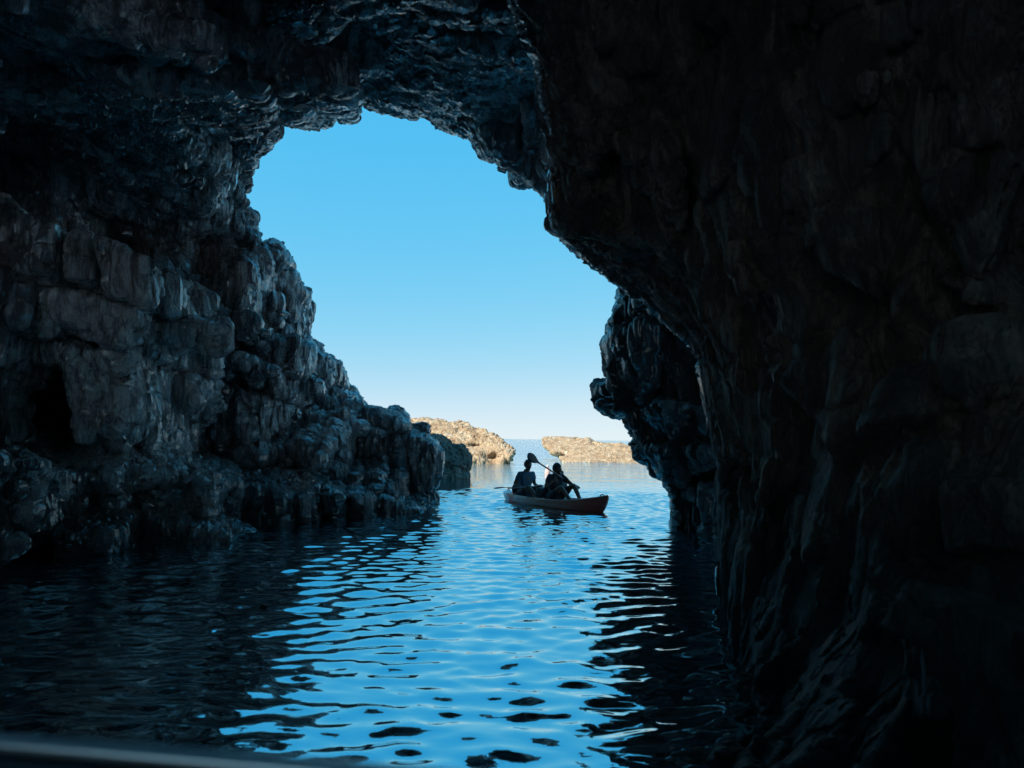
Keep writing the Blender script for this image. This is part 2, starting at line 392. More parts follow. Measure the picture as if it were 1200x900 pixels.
LAYERS = [ # polygon, distance points, thickness, edge rounding (m), noise amount
 (CURT_POLY, CURT, 2.3, .5, .4),
 # boulder shelf at the far left, nearest
 ([(-320,300),(-100,262),(-10,254),(35,250),(72,275),(85,292),(100,305),(122,340),(140,368),(152,388),(150,402),(118,412),(95,402),(70,418),(40,430),(10,440),(-60,450),(-320,500)],
  [(-300,380,6.4),(0,260,8.8),(0,400,8.1),(70,290,9.3),(140,380,9.3),(60,400,8.6),(-100,300,7.8)], 2.6, .35, 1.),
 # rim-lit rib at the left edge below it
 ([(-320,440),(-10,425),(2,470),(12,520),(26,560),(30,600),(20,650),(0,720),(-320,720)], [(0,500,8.4),(25,580,8.9),(-200,500,6.6),(0,640,8.8)], 3., .3, 1.),
 # middle stack of ledges
 ([(108,430),(130,398),(165,378),(240,370),(244,400),(252,436),(262,470),(248,500),(240,560),(225,640),(120,660),(104,600),(112,540),(106,480)],
  [(110,430,9.7),(240,375,11.3),(245,440,11.3),(240,600,11.0),(110,600,9.6),(180,500,10.2),(180,380,10.8)], 2.4, .25, 1.),
 ([(160,385),(238,371),(246,392),(236,414),(200,428),(160,436)], [(160,400,10.1),(240,385,10.9)], 1.6, .15, .8),
 ([(120,482),(180,470),(232,450),(246,466),(240,492),(190,512),(130,530)], [(120,500,9.5),(240,470,10.9)], 1.6, .15, .8),
 # fluted pillar
 ([(185,320),(228,314),(262,318),(300,326),(300,372),(262,388),(216,372),(186,370)], [(186,340,11.4),(300,350,13.)], 1.8, .15, .8),
 # stepped buttresses along the opening
 ([(288,340),(330,348),(336,392),(330,440),(300,446),(280,420)], [(288,380,12.7),(336,380,14.)], 1.8, .2, .9),
 ([(268,462),(300,450),(342,452),(352,478),(350,505),(320,520),(280,516),(262,500)], [(268,480,12.4),(345,480,13.7)], 1.6, .15, .8),
 # low bench running out to the headland
 ([(230,520),(300,502),(352,492),(392,474),(440,478),(470,500),(420,520),(330,545),(240,560)], [(240,545,11.9),(330,520,13.4),(440,485,16.),(440,510,15.2)], 2.5, .3, .7),
 # roof beams: strata stepping down to the left
 ([(-330,10),(0,62),(120,92),(240,120),(320,142),(318,158),(300,178),(240,166),(120,136),(0,112),(-330,60)], [(-300,40,5.6),(0,90,7.5),(150,125,8.8),(300,160,11.6)], 1.6, .1, .7),
 ([(-330,-40),(0,0),(150,20),(300,62),(410,110),(414,138),(330,128),(180,80),(0,44),(-330,-5)], [(-300,-20,5.4),(0,20,6.4),(200,70,8.6),(410,125,12.3)], 1.6, .1, .7),
]
def rock_disp(x, y, z, amp):
    """bedded rock broken into tilted faces; relief in metres"""
    w1 = fbm(x*.45, y*.45, z*.45, 3, 11)
    w2 = fbm(x*.45, y*.45, z*.45, 3, 23)
    h = (z + .20*x + .06*y + .45*w1 + .1*fbm(x*1.7, y*1.7, z*1.7, 2, 27))/.92             # bedding planes
    h = h+.28*np.sin(h*2.1)
    li = np.floor(h); fr = h-li; li = li.astype(np.int32)
    off = hrand(li, li*0, li*0, 1)
    a = x*.8+y*.6+.35*w2; b = -x*.6+y*.8+.35*w1
    d = .44*(off-.5) + .12*(fr-.45)*(.75+.8*perlin(x*.6, y*.6, z*.6, 33))
    d -= .17*np.exp(-(np.minimum(fr, 1-fr)/.05)**2)
    # each bed is cut by two sets of upright joints into blocks stepped like a staircase
    top = np.clip((z-4.4)/1.4, 0, 1)
    gx, gy, gz = -.78+.6*top, .62-.35*top, -.4+1.2*top
    for cs, k, sd in ((1.15, .50, 3), (.44, .46, 13)):
        ux = (x*.99+y*.14+.16*w2)/cs+off*3+.20*perlin(x/cs*.5, y/cs*.5, z/cs*.3, sd); uy = (-x*.14+y*.99+.16*w1)/cs+off*5+.20*perlin(x/cs*.5, y/cs*.5, z/cs*.3, sd+1)
        fx, fy = np.floor(ux), np.floor(uy)
        rb = hrand(fx.astype(np.int32), fy.astype(np.int32), li, sd)
        d += k*cs*(gx*(.5-ux+fx)+gy*(.5-uy+fy))*(.8+.5*rb) + .36*min(cs, .9)*(rb-.5)
    d += .75*gz*(.5-fr)
    d += .05*facets(a/.30, b/.30, z/1.0+.3*w2, 3, 1.1)
    d += .22*w2 + .08*fbm(x*.9, y*.9, z*.6, 3, 31)
    return (d-.04)*amp

def build_cave():
    px = np.arange(-320, 1540, 4.); py = np.arange(-320, 1060, 4.)
    tt = 1.7*np.exp(np.arange(0, 1, 1/240)*math.log(21.5/1.7))
    PX, PY = np.meshgrid(px, py, indexing='ij')
    cx, cy = px[::4], py[::4]
    sOpen = -poly_sd(PX, PY, [(a_, b_-(9 if b_ < 215 and a_ < 640 else 0)) for a_, b_ in OPEN])
    def norm(D):
        gx, gy = np.gradient(np.log(D), 4.)
        return 1/np.sqrt(1+(gx*gx+gy*gy)*F*F*.8)
    D0 = rbf(BASE, PX, PY); g0 = norm(D0)
    D0 = np.clip(D0, 2.2, 18)
    lays = []
    for poly, pts, th, rd, amp in LAYERS:
        sdf = poly_sd(PX, PY, poly)
        D = rbf(pts, PX, PY) if len(pts) > 3 else None
        if D is None:   # two points: linear in px
            (x0, _, d0), (x1, _, d1) = pts[0], pts[-1]
            D = np.clip(d0+(PX-x0)/(x1-x0)*(d1-d0), min(d0, d1)*.9, max(d0, d1)*1.1)
        lays.append((poly, sdf, np.clip(D, 1.75, 20), norm(D), th, rd, amp))
    A = (PX-600)/F; B = -(PY-450)/F
    DX = fwd[0]+A*RIGHT[0]+B*UP[0]; DY = fwd[1]+A*RIGHT[1]+B*UP[1]; DZ = fwd[2]+A*RIGHT[2]+B*UP[2]
    f = np.empty((len(px), len(py), len(tt)), np.float32)
    rimamp = np.clip((sOpen+2)/50, 0, 1)*.82+.18
    for k, t in enumerate(tt):
        v = smin((t-D0)*g0, sOpen*t/F - .07 - .24*np.maximum(0, t-D0-.8)**2, .3)
        am = rimamp.copy()
        v = np.minimum(v, 20.6-t)
        xx = DX*t; yy = DY*t; zz = CAMZ+DZ*t
        light_slot = np.maximum(5.0-xx-.2*np.maximum(0, 11-yy), 4.4-yy)  # unseen side opening cut behind the right wall, added to light the left
        for poly, sdf, D, g, th, rd, amp in lays:
            w = smin(smin((t-D)*g, sdf*t/F, rd), D+th-t, .3)
            am = np.where(w > v, np.minimum(amp, rimamp if poly is not CURT_POLY else np.clip(sdf/60+.12, .12, amp)), am)
            v = smax(v, w, .05)
        v = smin(v, light_slot, .2)
        band = np.abs(v) < 1.15
        if band.any():
            x = (DX[band]*t).astype(np.float32); y = (DY[band]*t).astype(np.float32); z = (CAMZ+DZ[band]*t).astype(np.float32)
            cs_ = np.clip(lays[0][1][band]/40, 0, 1)*np.clip((lays[0][2][band]+3.-t)/1., 0, 1)
            cur_ = (cs_*(.40*fbm(x*.8, y*.8, z*.55, 3, 51)+.17*facets(x*1.4+.3*fbm(x, y, z, 2, 53), y*1.4, z*1.1, 55, 1.1)+.07*facets(x*3.5, y*3.5, z*2.8, 56)+.02)).astype(np.float32)
            v[band] += rock_disp(x, y, z, (am[band]*(1-.8*cs_)).astype(np.float32)) + cur_
        f[:, :, k] = v
    print('field', time.time()-T0)
    V, Q = surface_nets(f)
    del f
    V, Q = biggest(V, Q)
    ti = np.interp(V[:, 2], np.arange(len(tt)), np.log(tt))
    W = unproj(px[0]+4*V[:, 0], py[0]+4*V[:, 1], np.exp(ti))
    # drop the deep back of the rock, far under water and outside, coarse is enough there
    fc = W[Q].mean(1)
    keep = fc[:, 2] > -1.2
    Q = Q[keep]
    qx, qy, qt = proj(W[Q].mean(1))
    # which wall a face belongs to
    inner = qt < 20.4
    W2, Q2 = subdivide(W, Q)
    NN = vnormals(W2, Q2)
    x, y, z = [W2[:, i] for i in range(3)]
    vert = np.clip(1.35-np.abs(NN[:, 2])*1.5, 0, 1)
    _, _, t2 = proj(W2)
    near = np.clip((t2-2)/6, .3, 1)
    rightness = np.clip((x-1.0)/1.5, 0, 1)*np.clip((10-y)/2, 0, 1)      # the smooth flowstone wall on the right
    fl = ridged(x*3.4+.4*np.sin(z*1.3), y*3.4, z*.5, 2, 61)
    d = vert*(1-.85*rightness)*(.075*fl + .035*ridged(x*8, y*8, z*1.1, 2, 65)) + (1-vert)*.05*ridged(x*1.5, y*3.4, z*2, 3, 67)
    d += .04*facets((x*.8+y*.6)*5.5, (y*.8-x*.6)*5.5, z*1.1, 5, 1.)+.02*facets(x*11, y*11, z*3, 6, 1.)+.012*fbm(x*14, y*14, z*7, 2, 81)
    d = d*near*(1-.3*rightness)
    W2 = W2 + NN*d[:, None]
    print('verts', len(W2), time.time()-T0)
    qx, qy, qt = proj(W2[Q2].mean(1))
    cur = poly_sd(qx, qy, CURT_POLY)
    curD = rbf(CURT, qx, qy)
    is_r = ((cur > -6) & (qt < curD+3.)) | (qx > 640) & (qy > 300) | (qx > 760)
    line = np.interp(qx, [-330, 0, 100, 200, 300, 420], [80, 122, 142, 166, 190, 120])
    is_c = (~is_r) & (qy < line)
    is_l = (~is_r) & (~is_c)
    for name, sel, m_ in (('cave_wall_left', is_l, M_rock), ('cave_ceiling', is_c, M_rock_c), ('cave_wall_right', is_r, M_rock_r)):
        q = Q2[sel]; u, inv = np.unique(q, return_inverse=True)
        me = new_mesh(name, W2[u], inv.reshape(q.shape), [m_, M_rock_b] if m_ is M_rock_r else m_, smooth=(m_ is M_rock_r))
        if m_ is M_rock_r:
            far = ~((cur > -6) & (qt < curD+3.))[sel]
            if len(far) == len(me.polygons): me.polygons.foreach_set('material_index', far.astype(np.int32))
        obj(name, me, kind='structure')
    print('cave', time.time()-T0)
build_cave()

def build_shell():
    """the rest of the cave: sides and back behind the viewpoint, and the cliff over it"""
    nu, nv = 150, 120
    U = np.linspace(0, 2*math.pi, nu, endpoint=False); Vv = np.linspace(0, 1, nv)
    UU, VV = np.meshgrid(U, Vv, indexing='ij')
    y = 9.5 - VV*19
    r = np.sqrt(np.clip(1-(np.clip(-y/9.4, 0, 1))**3, 0, 1))
    ca, sa = np.cos(UU), np.sin(UU)
    pw = 2/2.6
    X = -2.9 + 6.4*r*np.sign(ca)*np.abs(ca)**pw
    Z = 1.0 + 6.2*r*np.sign(sa)*np.abs(sa)**pw
    Z = np.maximum(Z, -1.5)
    P = np.stack([X, y, Z], -1).reshape(-1, 3)
    d = rock_disp(P[:, 0].astype(np.float32), P[:, 1].astype(np.float32), P[:, 2].astype(np.float32), 1.)
    c = P-np.stack([np.full(len(P), -2.9), P[:, 1], np.full(len(P), 1.)], -1)
    P = P - c/np.maximum(np.linalg.norm(c, axis=1, keepdims=True), .3)*d[:, None]*.8
    i, j = np.meshgrid(np.arange(nu), np.arange(nv-1), indexing='ij')
    Q = np.stack([i*nv+j, ((i+1) % nu)*nv+j, ((i+1) % nu)*nv+j+1, i*nv+j+1], -1).reshape(-1, 4)
    cen = P[Q].mean(1); qx, qy, qt = proj(cen)
    infr = (qt > .5) & (qx > -210) & (qx < 1410) & (qy > -210)
    Q = Q[~infr]; cen = P[Q].mean(1)
    # unseen openings shaped to let in fill light: right side, rear left, front right
    Q = Q[~((cen[:, 1] < .6) & (cen[:, 1] > -2.4) & (cen[:, 0] > 1.5) & (cen[:, 2] > 2.2)) & ~((cen[:, 1] < -3.6) & (cen[:, 0] < -1.5) & (cen[:, 2] > .5) & (cen[:, 2] < 6.2)) & ~((cen[:, 1] > 4.6) & (cen[:, 0] > 2.))]
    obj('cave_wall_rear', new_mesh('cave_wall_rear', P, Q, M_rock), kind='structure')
    # cliff: top, flanks and outer face, left open right and rear for fill light
    bm = bmesh.new()
    def sheet(o, a, b, na, nb, hole=None):
        vs = [[bm.verts.new(Vector(o)+Vector(a)*(i/na)+Vector(b)*(j/nb)) for j in range(nb+1)] for i in range(na+1)]
        for i in range(na):
            for j in range(nb):
                c = Vector(o)+Vector(a)*((i+.5)/na)+Vector(b)*((j+.5)/nb)
                if hole and hole(c): continue
                bm.faces.new((vs[i][j], vs[i+1][j], vs[i+1][j+1], vs[i][j+1]))
    sheet((-50, -30, 17.6), (100, 0, 0), (0, 50, 0), 60, 30, lambda c: c.x > 4)
    sheet((-50, 20, -1), (100, 0, 0), (0, 0, 18.6), 60, 14, lambda c: c.x > 4 or (c.x > -16 and c.z < 16.5))
    sheet((-50, -30, -1), (0, 50, 0), (0, 0, 18.6), 30, 14)
    sheet((-50, -30, -1), (100, 0, 0), (0, 0, 18.6), 60, 14, lambda c: c.x > -30)
    bmesh.ops.remove_doubles(bm, verts=bm.verts, dist=.01)
    from mathutils import noise as mn
    for v in bm.verts:
        v.co += Vector(mn.noise_vector(v.co*.25))*1.0
    me = bpy.data.meshes.new('cliff'); bm.to_mesh(me); bm.free(); me.materials.append(M_head)
    obj('cliff', me, kind='structure')
build_shell()

# ================================================================== ROCKS OUT AT SEA
def sea_rock(name, label, poly, tfront, slope, thick, m_, box, t0, t1, step=1., nt_=90, amp=1., group=None, undercut=None, seed=0, fine=1.):
    """a rock whose seaward outline is known: real distance, sloping front, rounded back"""
    px = np.arange(box[0], box[2], step); py = np.arange(box[1], box[3], step)
    tt = np.linspace(t0, t1, nt_)
    PX, PY = np.meshgrid(px, py, indexing='ij'); s = poly_sd(PX, PY, poly)
    yb = max(p[1] for p in poly)
    D = tfront+slope*np.maximum(0, (wl(PX)-PY))
    if undercut: D = D+undercut(PX, PY)
    f = np.empty((len(px), len(py), len(tt)), np.float32)
    sc_ = t0/16
    for k, t in enumerate(tt):
        v = smin(t-D, s*t/F - .10*np.maximum(0, t-D-thick*.3), .35)
        v = smin(v, D+thick-t, .6)
        P = unproj(PX, PY, np.full(PX.shape, t)); x, y, z = [P[..., i].astype(np.float32)+seed for i in range(3)]
        d = .28*fbm(x*.8, y*.8, z*.9, 4, 3)+.22*ridged(x*1.6, y*1.6, z*1.6, 3, 7)-.14
        f[:, :, k] = v+(d-.12)*amp+.10*amp*facets(x*1.3, y*1.3, z*1.6, 8)
    V, Q = surface_nets(f)
    W = unproj(px[0]+step*V[:, 0], py[0]+step*V[:, 1], tt[0]+(tt[1]-tt[0])*V[:, 2])
    Q = Q[W[Q].mean(1)[:, 2] > -.6]
    W, Q = subdivide(W, Q); NN = vnormals(W, Q)
    x, y, z = [W[:, i] for i in range(3)]
    W = W+NN*(fine*(.07*ridged(x*5, y*5, z*5, 2, 17)+.05*fbm(x*11, y*11, z*11, 2, 19)))[:, None]
    u, inv = np.unique(Q, return_inverse=True)
    W = W[u]; Q = inv.reshape(Q.shape)
    c = np.array([W[:, 0].mean(), W[:, 1].mean(), 0])
    o = obj(name, new_mesh(name, W-c, Q, m_), label=label, cat='rock', group=group)
    o.location = c
    return o
def wl(PX): return 541.+(PX-600)*.0148
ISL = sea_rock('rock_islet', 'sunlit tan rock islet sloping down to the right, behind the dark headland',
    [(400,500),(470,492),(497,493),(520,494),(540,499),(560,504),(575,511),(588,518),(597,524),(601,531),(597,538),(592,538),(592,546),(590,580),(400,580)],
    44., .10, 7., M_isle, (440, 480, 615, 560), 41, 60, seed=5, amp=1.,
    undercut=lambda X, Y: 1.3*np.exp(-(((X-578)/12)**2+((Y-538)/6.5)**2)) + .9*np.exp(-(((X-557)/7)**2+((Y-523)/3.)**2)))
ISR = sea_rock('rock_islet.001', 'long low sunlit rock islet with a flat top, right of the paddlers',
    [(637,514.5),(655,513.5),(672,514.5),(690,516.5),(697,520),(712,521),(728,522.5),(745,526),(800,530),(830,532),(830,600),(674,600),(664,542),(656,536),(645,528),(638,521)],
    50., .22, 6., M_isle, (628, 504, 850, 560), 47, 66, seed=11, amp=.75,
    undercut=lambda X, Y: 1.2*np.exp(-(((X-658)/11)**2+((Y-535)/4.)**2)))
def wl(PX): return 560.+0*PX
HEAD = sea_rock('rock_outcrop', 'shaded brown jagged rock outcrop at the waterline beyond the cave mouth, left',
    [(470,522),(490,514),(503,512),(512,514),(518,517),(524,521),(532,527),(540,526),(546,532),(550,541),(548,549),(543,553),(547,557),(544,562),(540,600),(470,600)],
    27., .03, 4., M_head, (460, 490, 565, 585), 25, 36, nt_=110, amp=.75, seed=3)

# ================================================================== SEA
def build_sea():
    def axis(dense0, dense1, step, grow, far):
        a = list(np.arange(dense0, dense1, step)); s = step
        while a[-1] < far:
            s *= grow; a.append(a[-1]+s)
        return a
    xs = axis(-9, 9, .045, 1.12, 9000)
    neg = [-9-(v-9) for v in axis(9, 9.04, .045, 1.12, 9000)][::-1]
    xs = np.array([v for v in neg if v < -9.01]+xs)
    ys = axis(.4, 20, .030, 1.02, 12000)
    ys = np.array(list(np.arange(-12, .35, .3))+ys)
    X, Y = np.meshgrid(xs, ys, indexing='ij')
    dx = np.gradient(xs)[:, None]*np.ones_like(Y); dy = np.gradient(ys)[None, :]*np.ones_like(X)
    rng = np.random.RandomState(4)
    Z = np.zeros_like(X)
    # slow variation of the ripple strength, so no patch looks like the next
    env = 1+.45*perlin(X*.35, Y*.3, X*0, 77)
    warpx = .5*perlin(X*.3, Y*.3, X*0+3, 78); warpy = .5*perlin(X*.3, Y*.3, X*0+5, 79)
    for i in range(90):
        lam = .13*(.8/.13)**rng.rand()
        ang = math.radians(90+rng.normal()*48)
        k = 2*math.pi/lam; kx, ky = k*math.cos(ang), k*math.sin(ang)
        amp = WAVE*lam**.6*(1 if lam < .4 else .3)*(.5+rng.rand())/math.sqrt(90)/(2*math.pi)
        fade = np.clip(1.6-np.maximum(dx*abs(kx), dy*abs(ky))/1.2, 0, 1)
        Z += amp*fade*np.sin(kx*(X+warpx)+ky*(Y+warpy)+rng.rand()*6.28)
    Z *= env
    nx, ny = len(xs), len(ys)
    P = np.stack([X, Y, Z], -1).reshape(-1, 3)
    i, j = np.meshgrid(np.arange(nx-1), np.arange(ny-1), indexing='ij')
    Q = np.stack([i*ny+j, (i+1)*ny+j, (i+1)*ny+j+1, i*ny+j+1], -1).reshape(-1, 4)
    obj('sea', new_mesh('sea', P, Q, M_water), kind='structure')
    print('sea', len(P), time.time()-T0)
WAVE = .15
build_sea()

# ================================================================== KAYAK, PADDLERS, BOAT
def skin(name, pts, edges, rad, m_, parent=None, sub=2, root=0, smooth=True):
    """one continuous skinned surface over a skeleton of joints"""
    me = bpy.data.meshes.new(name); me.from_pydata([tuple(p) for p in pts], edges, []); me.update()
    o = bpy.data.objects.new(name, me); COL.objects.link(o)
    o.modifiers.new('s', 'SKIN'); 
    for i, r in enumerate(rad):
        v = me.skin_vertices[0].data[i]; v.radius = (r, r) if not isinstance(r, tuple) else r
        v.use_root = (i == root)
    sb = o.modifiers.new('u', 'SUBSURF'); sb.levels = sub
    dg = bpy.context.evaluated_depsgraph_get()
    m2 = bpy.data.meshes.new_from_object(o.evaluated_get(dg)); bpy.data.objects.remove(o)
    m2.name = name; m2.materials.clear(); m2.materials.append(m_)
    for p in m2.polygons: p.use_smooth = True
    return obj(name, m2, parent)
def bm_obj(name, bm, m_, parent=None, smooth=True, **kw):
    me = bpy.data.meshes.new(name); bmesh.ops.recalc_face_normals(bm, faces=bm.faces); bm.to_mesh(me); bm.free()
    for m in (m_ if isinstance(m_, (list, tuple)) else [m_]): me.materials.append(m)
    for p in me.polygons: p.use_smooth = smooth
    return obj(name, me, parent, **kw)
def tube(bm, pts, r, n=12, caps=True, mat_i=0):
    pts = [Vector(p) for p in pts]; rings = []
    up = Vector((0, 0, 1))
    for i, p in enumerate(pts):
        d = (pts[min(i+1, len(pts)-1)]-pts[max(i-1, 0)]).normalized()
        a = d.cross(up if abs(d.z) < .95 else Vector((1, 0, 0))).normalized(); b = d.cross(a)
        rr = r[i] if isinstance(r, (list, tuple)) else r
        ra, rb = rr if isinstance(rr, tuple) else (rr, rr)
        rings.append([bm.verts.new(p+a*ra*math.cos(2*math.pi*k/n)+b*rb*math.sin(2*math.pi*k/n)) for k in range(n)])
    for i in range(len(pts)-1):
        for k in range(n):
            f = bm.faces.new((rings[i][k], rings[i][(k+1) % n], rings[i+1][(k+1) % n], rings[i+1][k])); f.material_index = mat_i
    if caps:
        bm.faces.new(rings[0]); bm.faces.new(rings[-1][::-1])
    return rings
def ellipsoid(bm, c, r, seg=20, rings=14, rot=None, warp=None):
    res = bmesh.ops.create_uvsphere(bm, u_segments=seg, v_segments=rings, radius=1)
    for v in res['verts']:
        q = Vector((v.co.x*r[0], v.co.y*r[1], v.co.z*r[2]))
        if warp: q = warp(q)
        if rot: q = rot@q
        v.co = q+Vector(c)
    return res['verts']

M_skin = simple('tanned_skin', (.16, .085, .055), .5, noise=.12)
M_hair = simple('dark_hair', (.018, .013, .010), .6, noise=.3)
M_shirt = simple('blue_cotton', (.04, .11, .17), .85, noise=.15)
M_top = simple('dark_swim_top', (.03, .02, .03), .7, noise=.15)
M_shorts = simple('dark_shorts', (.03, .035, .05), .8, noise=.2)
M_blade = simple('black_plastic', (.012, .012, .014), .55, noise=.1)
M_shaft = simple('grey_shaft', (.30, .31, .33), .35, noise=.05)
M_shaft_d = simple('dark_shaft', (.03, .03, .033), .35, noise=.05)
M_bag = simple('dry_bag_cloth', (.03, .035, .05), .55, noise=.2)
M_eye = simple('eye', (.25, .22, .2), .2)
M_strap = simple('webbing', (.02, .02, .02), .8)

def kayak_material():
    m, nt, b = mat('moulded_plastic'); L = nt.links.new
    tc = N(nt, 'ShaderNodeTexCoord'); sp = N(nt, 'ShaderNodeSeparateXYZ'); L(tc.outputs['Object'], sp.inputs[0])
    nz = N(nt, 'ShaderNodeTexNoise', Scale=2.2, Detail=3.0, Distortion=1.2)
    mp = N(nt, 'ShaderNodeMapping'); mp.inputs['Scale'].default_value = (.8, 1.6, 3.5); L(tc.outputs['Object'], mp.inputs[0]); L(mp.outputs[0], nz.inputs['Vector'])
    ad = N(nt, 'ShaderNodeMath', operation='MULTIPLY_ADD'); L(nz.outputs['Fac'], ad.inputs[0]); ad.inputs[1].default_value = 1.1; L(sp.outputs['X'], ad.inputs[2])
    r = N(nt, 'ShaderNodeValToRGB'); mr = N(nt, 'ShaderNodeMapRange'); L(ad.outputs[0], mr.inputs[0]); mr.inputs[1].default_value = -1.6; mr.inputs[2].default_value = 2.3
    L(mr.outputs[0], r.inputs[0]); e = r.color_ramp.elements
    e[0].position, e[0].color = .05, (.88, .84, .88, 1); e[1].position, e[1].color = 1, (.36, .07, .05, 1)
    for p, c in ((.17, (.85, .8, .85)), (.2, (.85, .05, .03)), (.3, (.8, .09, .05)), (.36, (.75, .55, .5)), (.5, (.68, .32, .22)), (.66, (.55, .17, .1))):
        x = e.new(p); x.color = (*c, 1)
    L(r.outputs[0], b.inputs['Base Color']); b.inputs['Roughness'].default_value = .38
    return m
M_kayak = kayak_material()

S0 = Vector(tuple(unproj(592, 583, 18.3))[:2]+(0,)); B0 = Vector(tuple(unproj(712, 590, 15.3))[:2]+(0,))
axis_ = (B0-S0); KL = axis_.length; KANG = math.atan2(axis_.y, axis_.x)
KC = (S0+B0)/2
def kayak():
    root = bpy.data.objects.new('kayak', None); COL.objects.link(root)
    root['label'] = 'tandem sit-on-top kayak, white and red stern and dark bow, carrying two paddlers'; root['category'] = 'kayak'
    root.location = KC; root.rotation_euler = (0, 0, KANG)
    bm = bmesh.new(); hl = KL/2; n = 44; m = 20; rows = []
    for i in range(n+1):
        u = -1+2*i/n; x = u*hl
        w_ = .40*max(0, 1-abs(u)**2.7)**.62+.02
        sheer = .175+.16*max(0, u)**2.4+.02*max(0, -u)**2
        keel = -.11+.20*max(0, abs(u)-.72)**1.5*(4 if u > 0 else 3)
        x += (.08*(1 if u > 0 else -1))*0
        row = []
        # hull from keel up to the gunwale, then the deck back to the middle
        for j in range(m+1):
            s = j/m
            if s <= .5:
                q = s/.5; yy = w_*math.sin(q*math.pi/2)**.75; zz = keel+(sheer-keel)*(1-math.cos(q*math.pi/2))**.9
            else:
                q = (s-.5)/.5; yy = w_*(1-q)
                well = max(0, min(1, (.60-abs(u-.02))/.08))
                dip = .13*well*(1/(1+math.exp(-(q-.28)*26)))
                bulk = .08*math.exp(-((u-.03)/.035)**2)      # thwart between the two seats
                crown = .035*(1-well)*math.sin(q*math.pi/2)
                zz = sheer+.012*math.sin(min(1, q/.2)*math.pi)-dip+bulk*(dip > .06)+crown
            row.append((x, yy, zz))
        pass
        rake = (.34 if u > 0 else .5)*abs(u)**6
        row = [(x-(1 if u > 0 else -1)*rake*max(0, sheer-c)**1.25*1.6, b, c) for (_, b, c) in row]
        # closed ring: keel -> +y side -> deck centre -> -y side
        ring = row[:-1]+[(row[-1][0], 0, row[-1][2])]+[(a, -b, c) for a, b, c in row[:-1][::-1]][:-1]
        rows.append([bm.verts.new(p) for p in ring])
    k = len(rows[0])
    for i in range(n):
        for j in range(k):
            bm.faces.new((rows[i][j], rows[i][(j+1) % k], rows[i+1][(j+1) % k], rows[i+1][j]))
    bm.faces.new(rows[0]); bm.faces.new(rows[-1][::-1])
    bmesh.ops.remove_doubles(bm, verts=bm.verts, dist=.0005)
    bm_obj('hull', bm, M_kayak, root)
    bm = bmesh.new()
    for x0, z0 in ((hl-.16, .32), (-hl+.14, .205)):
        tube(bm, [(x0-.07, 0, z0-.02), (x0-.05, 0, z0+.035), (x0, 0, z0+.05), (x0+.05, 0, z0+.035), (x0+.07, 0, z0-.03)], .012, 8)
        bm_obj('carry_handle', bm, M_strap, root); bm = bmesh.new()
    bm.free()
    for sx in (-1.08, .10):
        bm = bmesh.new()
        vs = ellipsoid(bm, (sx-.20, 0, .30), (.045, .21, .17), 18, 12)
        bm_obj('seat_back', bm, M_bag, root)
    for sy in (-1, 1):
        bm = bmesh.new()
        tube(bm, [(-.4, sy*.405, .19), (-.33, sy*.425, .20), (-.2, sy*.425, .20), (-.13, sy*.405, .19)], .013, 8)
        bm_obj('side_handle', bm, M_strap, root)
    return root
kayak()
def K(x, y, z):
    """kayak coordinates (x towards the bow, y to port) -> place"""
    c, s = math.cos(KANG), math.sin(KANG)
    return Vector((KC.x+c*x-s*y, KC.y+s*x+c*y, z))

def paddle(name, label, A, B, m_shaft, m_blade, flat=Vector((0, 0, 1))):
    A = Vector(A); B = Vector(B); d = (B-A); L_ = d.length; mid = (A+B)/2
    root = bpy.data.objects.new(name, None); COL.objects.link(root); root.location = mid
    root['label'] = label; root['category'] = 'paddle'; root['group'] = 'paddles of the kayak'
    root.rotation_mode = 'QUATERNION'; xd = d.normalized(); zd = (flat-xd*flat.dot(xd)).normalized(); yd = zd.cross(xd)
    root.rotation_quaternion = Matrix((xd, yd, zd)).transposed().to_quaternion()
    bm = bmesh.new(); tube(bm, [(-L_/2+.38, 0, 0), (0, 0, 0), (L_/2-.38, 0, 0)], .0165, 10); bm_obj('shaft', bm, m_shaft, root)
    for s in (-1, 1):
        bm = bmesh.new(); P = []
        for u, w_ in ((0, .017), (.06, .022), (.12, .045), (.2, .078), (.28, .092), (.36, .093), (.42, .080), (.455, .055), (.47, .02)):
            P.append((s*(L_/2-.47+u), w_, .03*math.sin(u/.47*2.6)))
        top = [[bm.verts.new((x, y*t, z+h)) for t in (-1, -.5, 0, .5, 1)] for (x, y, z), h in zip(P, [.014, .011]+[.006]*7)]
        bot = [[bm.verts.new((x, y*t, z-h)) for t in (-1, -.5, 0, .5, 1)] for (x, y, z), h in zip(P, [.014, .011]+[.006]*7)]
        for i in range(len(P)-1):
            for j in range(4):
                bm.faces.new((top[i][j], top[i+1][j], top[i+1][j+1], top[i][j+1])); bm.faces.new((bot[i][j], bot[i][j+1], bot[i+1][j+1], bot[i+1][j]))
            bm.faces.new((top[i][0], bot[i][0], bot[i+1][0], top[i+1][0])); bm.faces.new((top[i][4], top[i+1][4], bot[i+1][4], bot[i][4]))
        bm.faces.new([top[0][j] for j in range(5)]+[bot[0][j] for j in range(4, -1, -1)]); bm.faces.new([bot[-1][j] for j in range(5)]+[top[-1][j] for j in range(4, -1, -1)])
        if s > 0: bmesh.ops.rotate(bm, verts=bm.verts, cent=(0, 0, 0), matrix=Matrix.Rotation(math.radians(72), 3, 'X'))   # feathered
        bm_obj('blade', bm, m_blade, root)
    return root

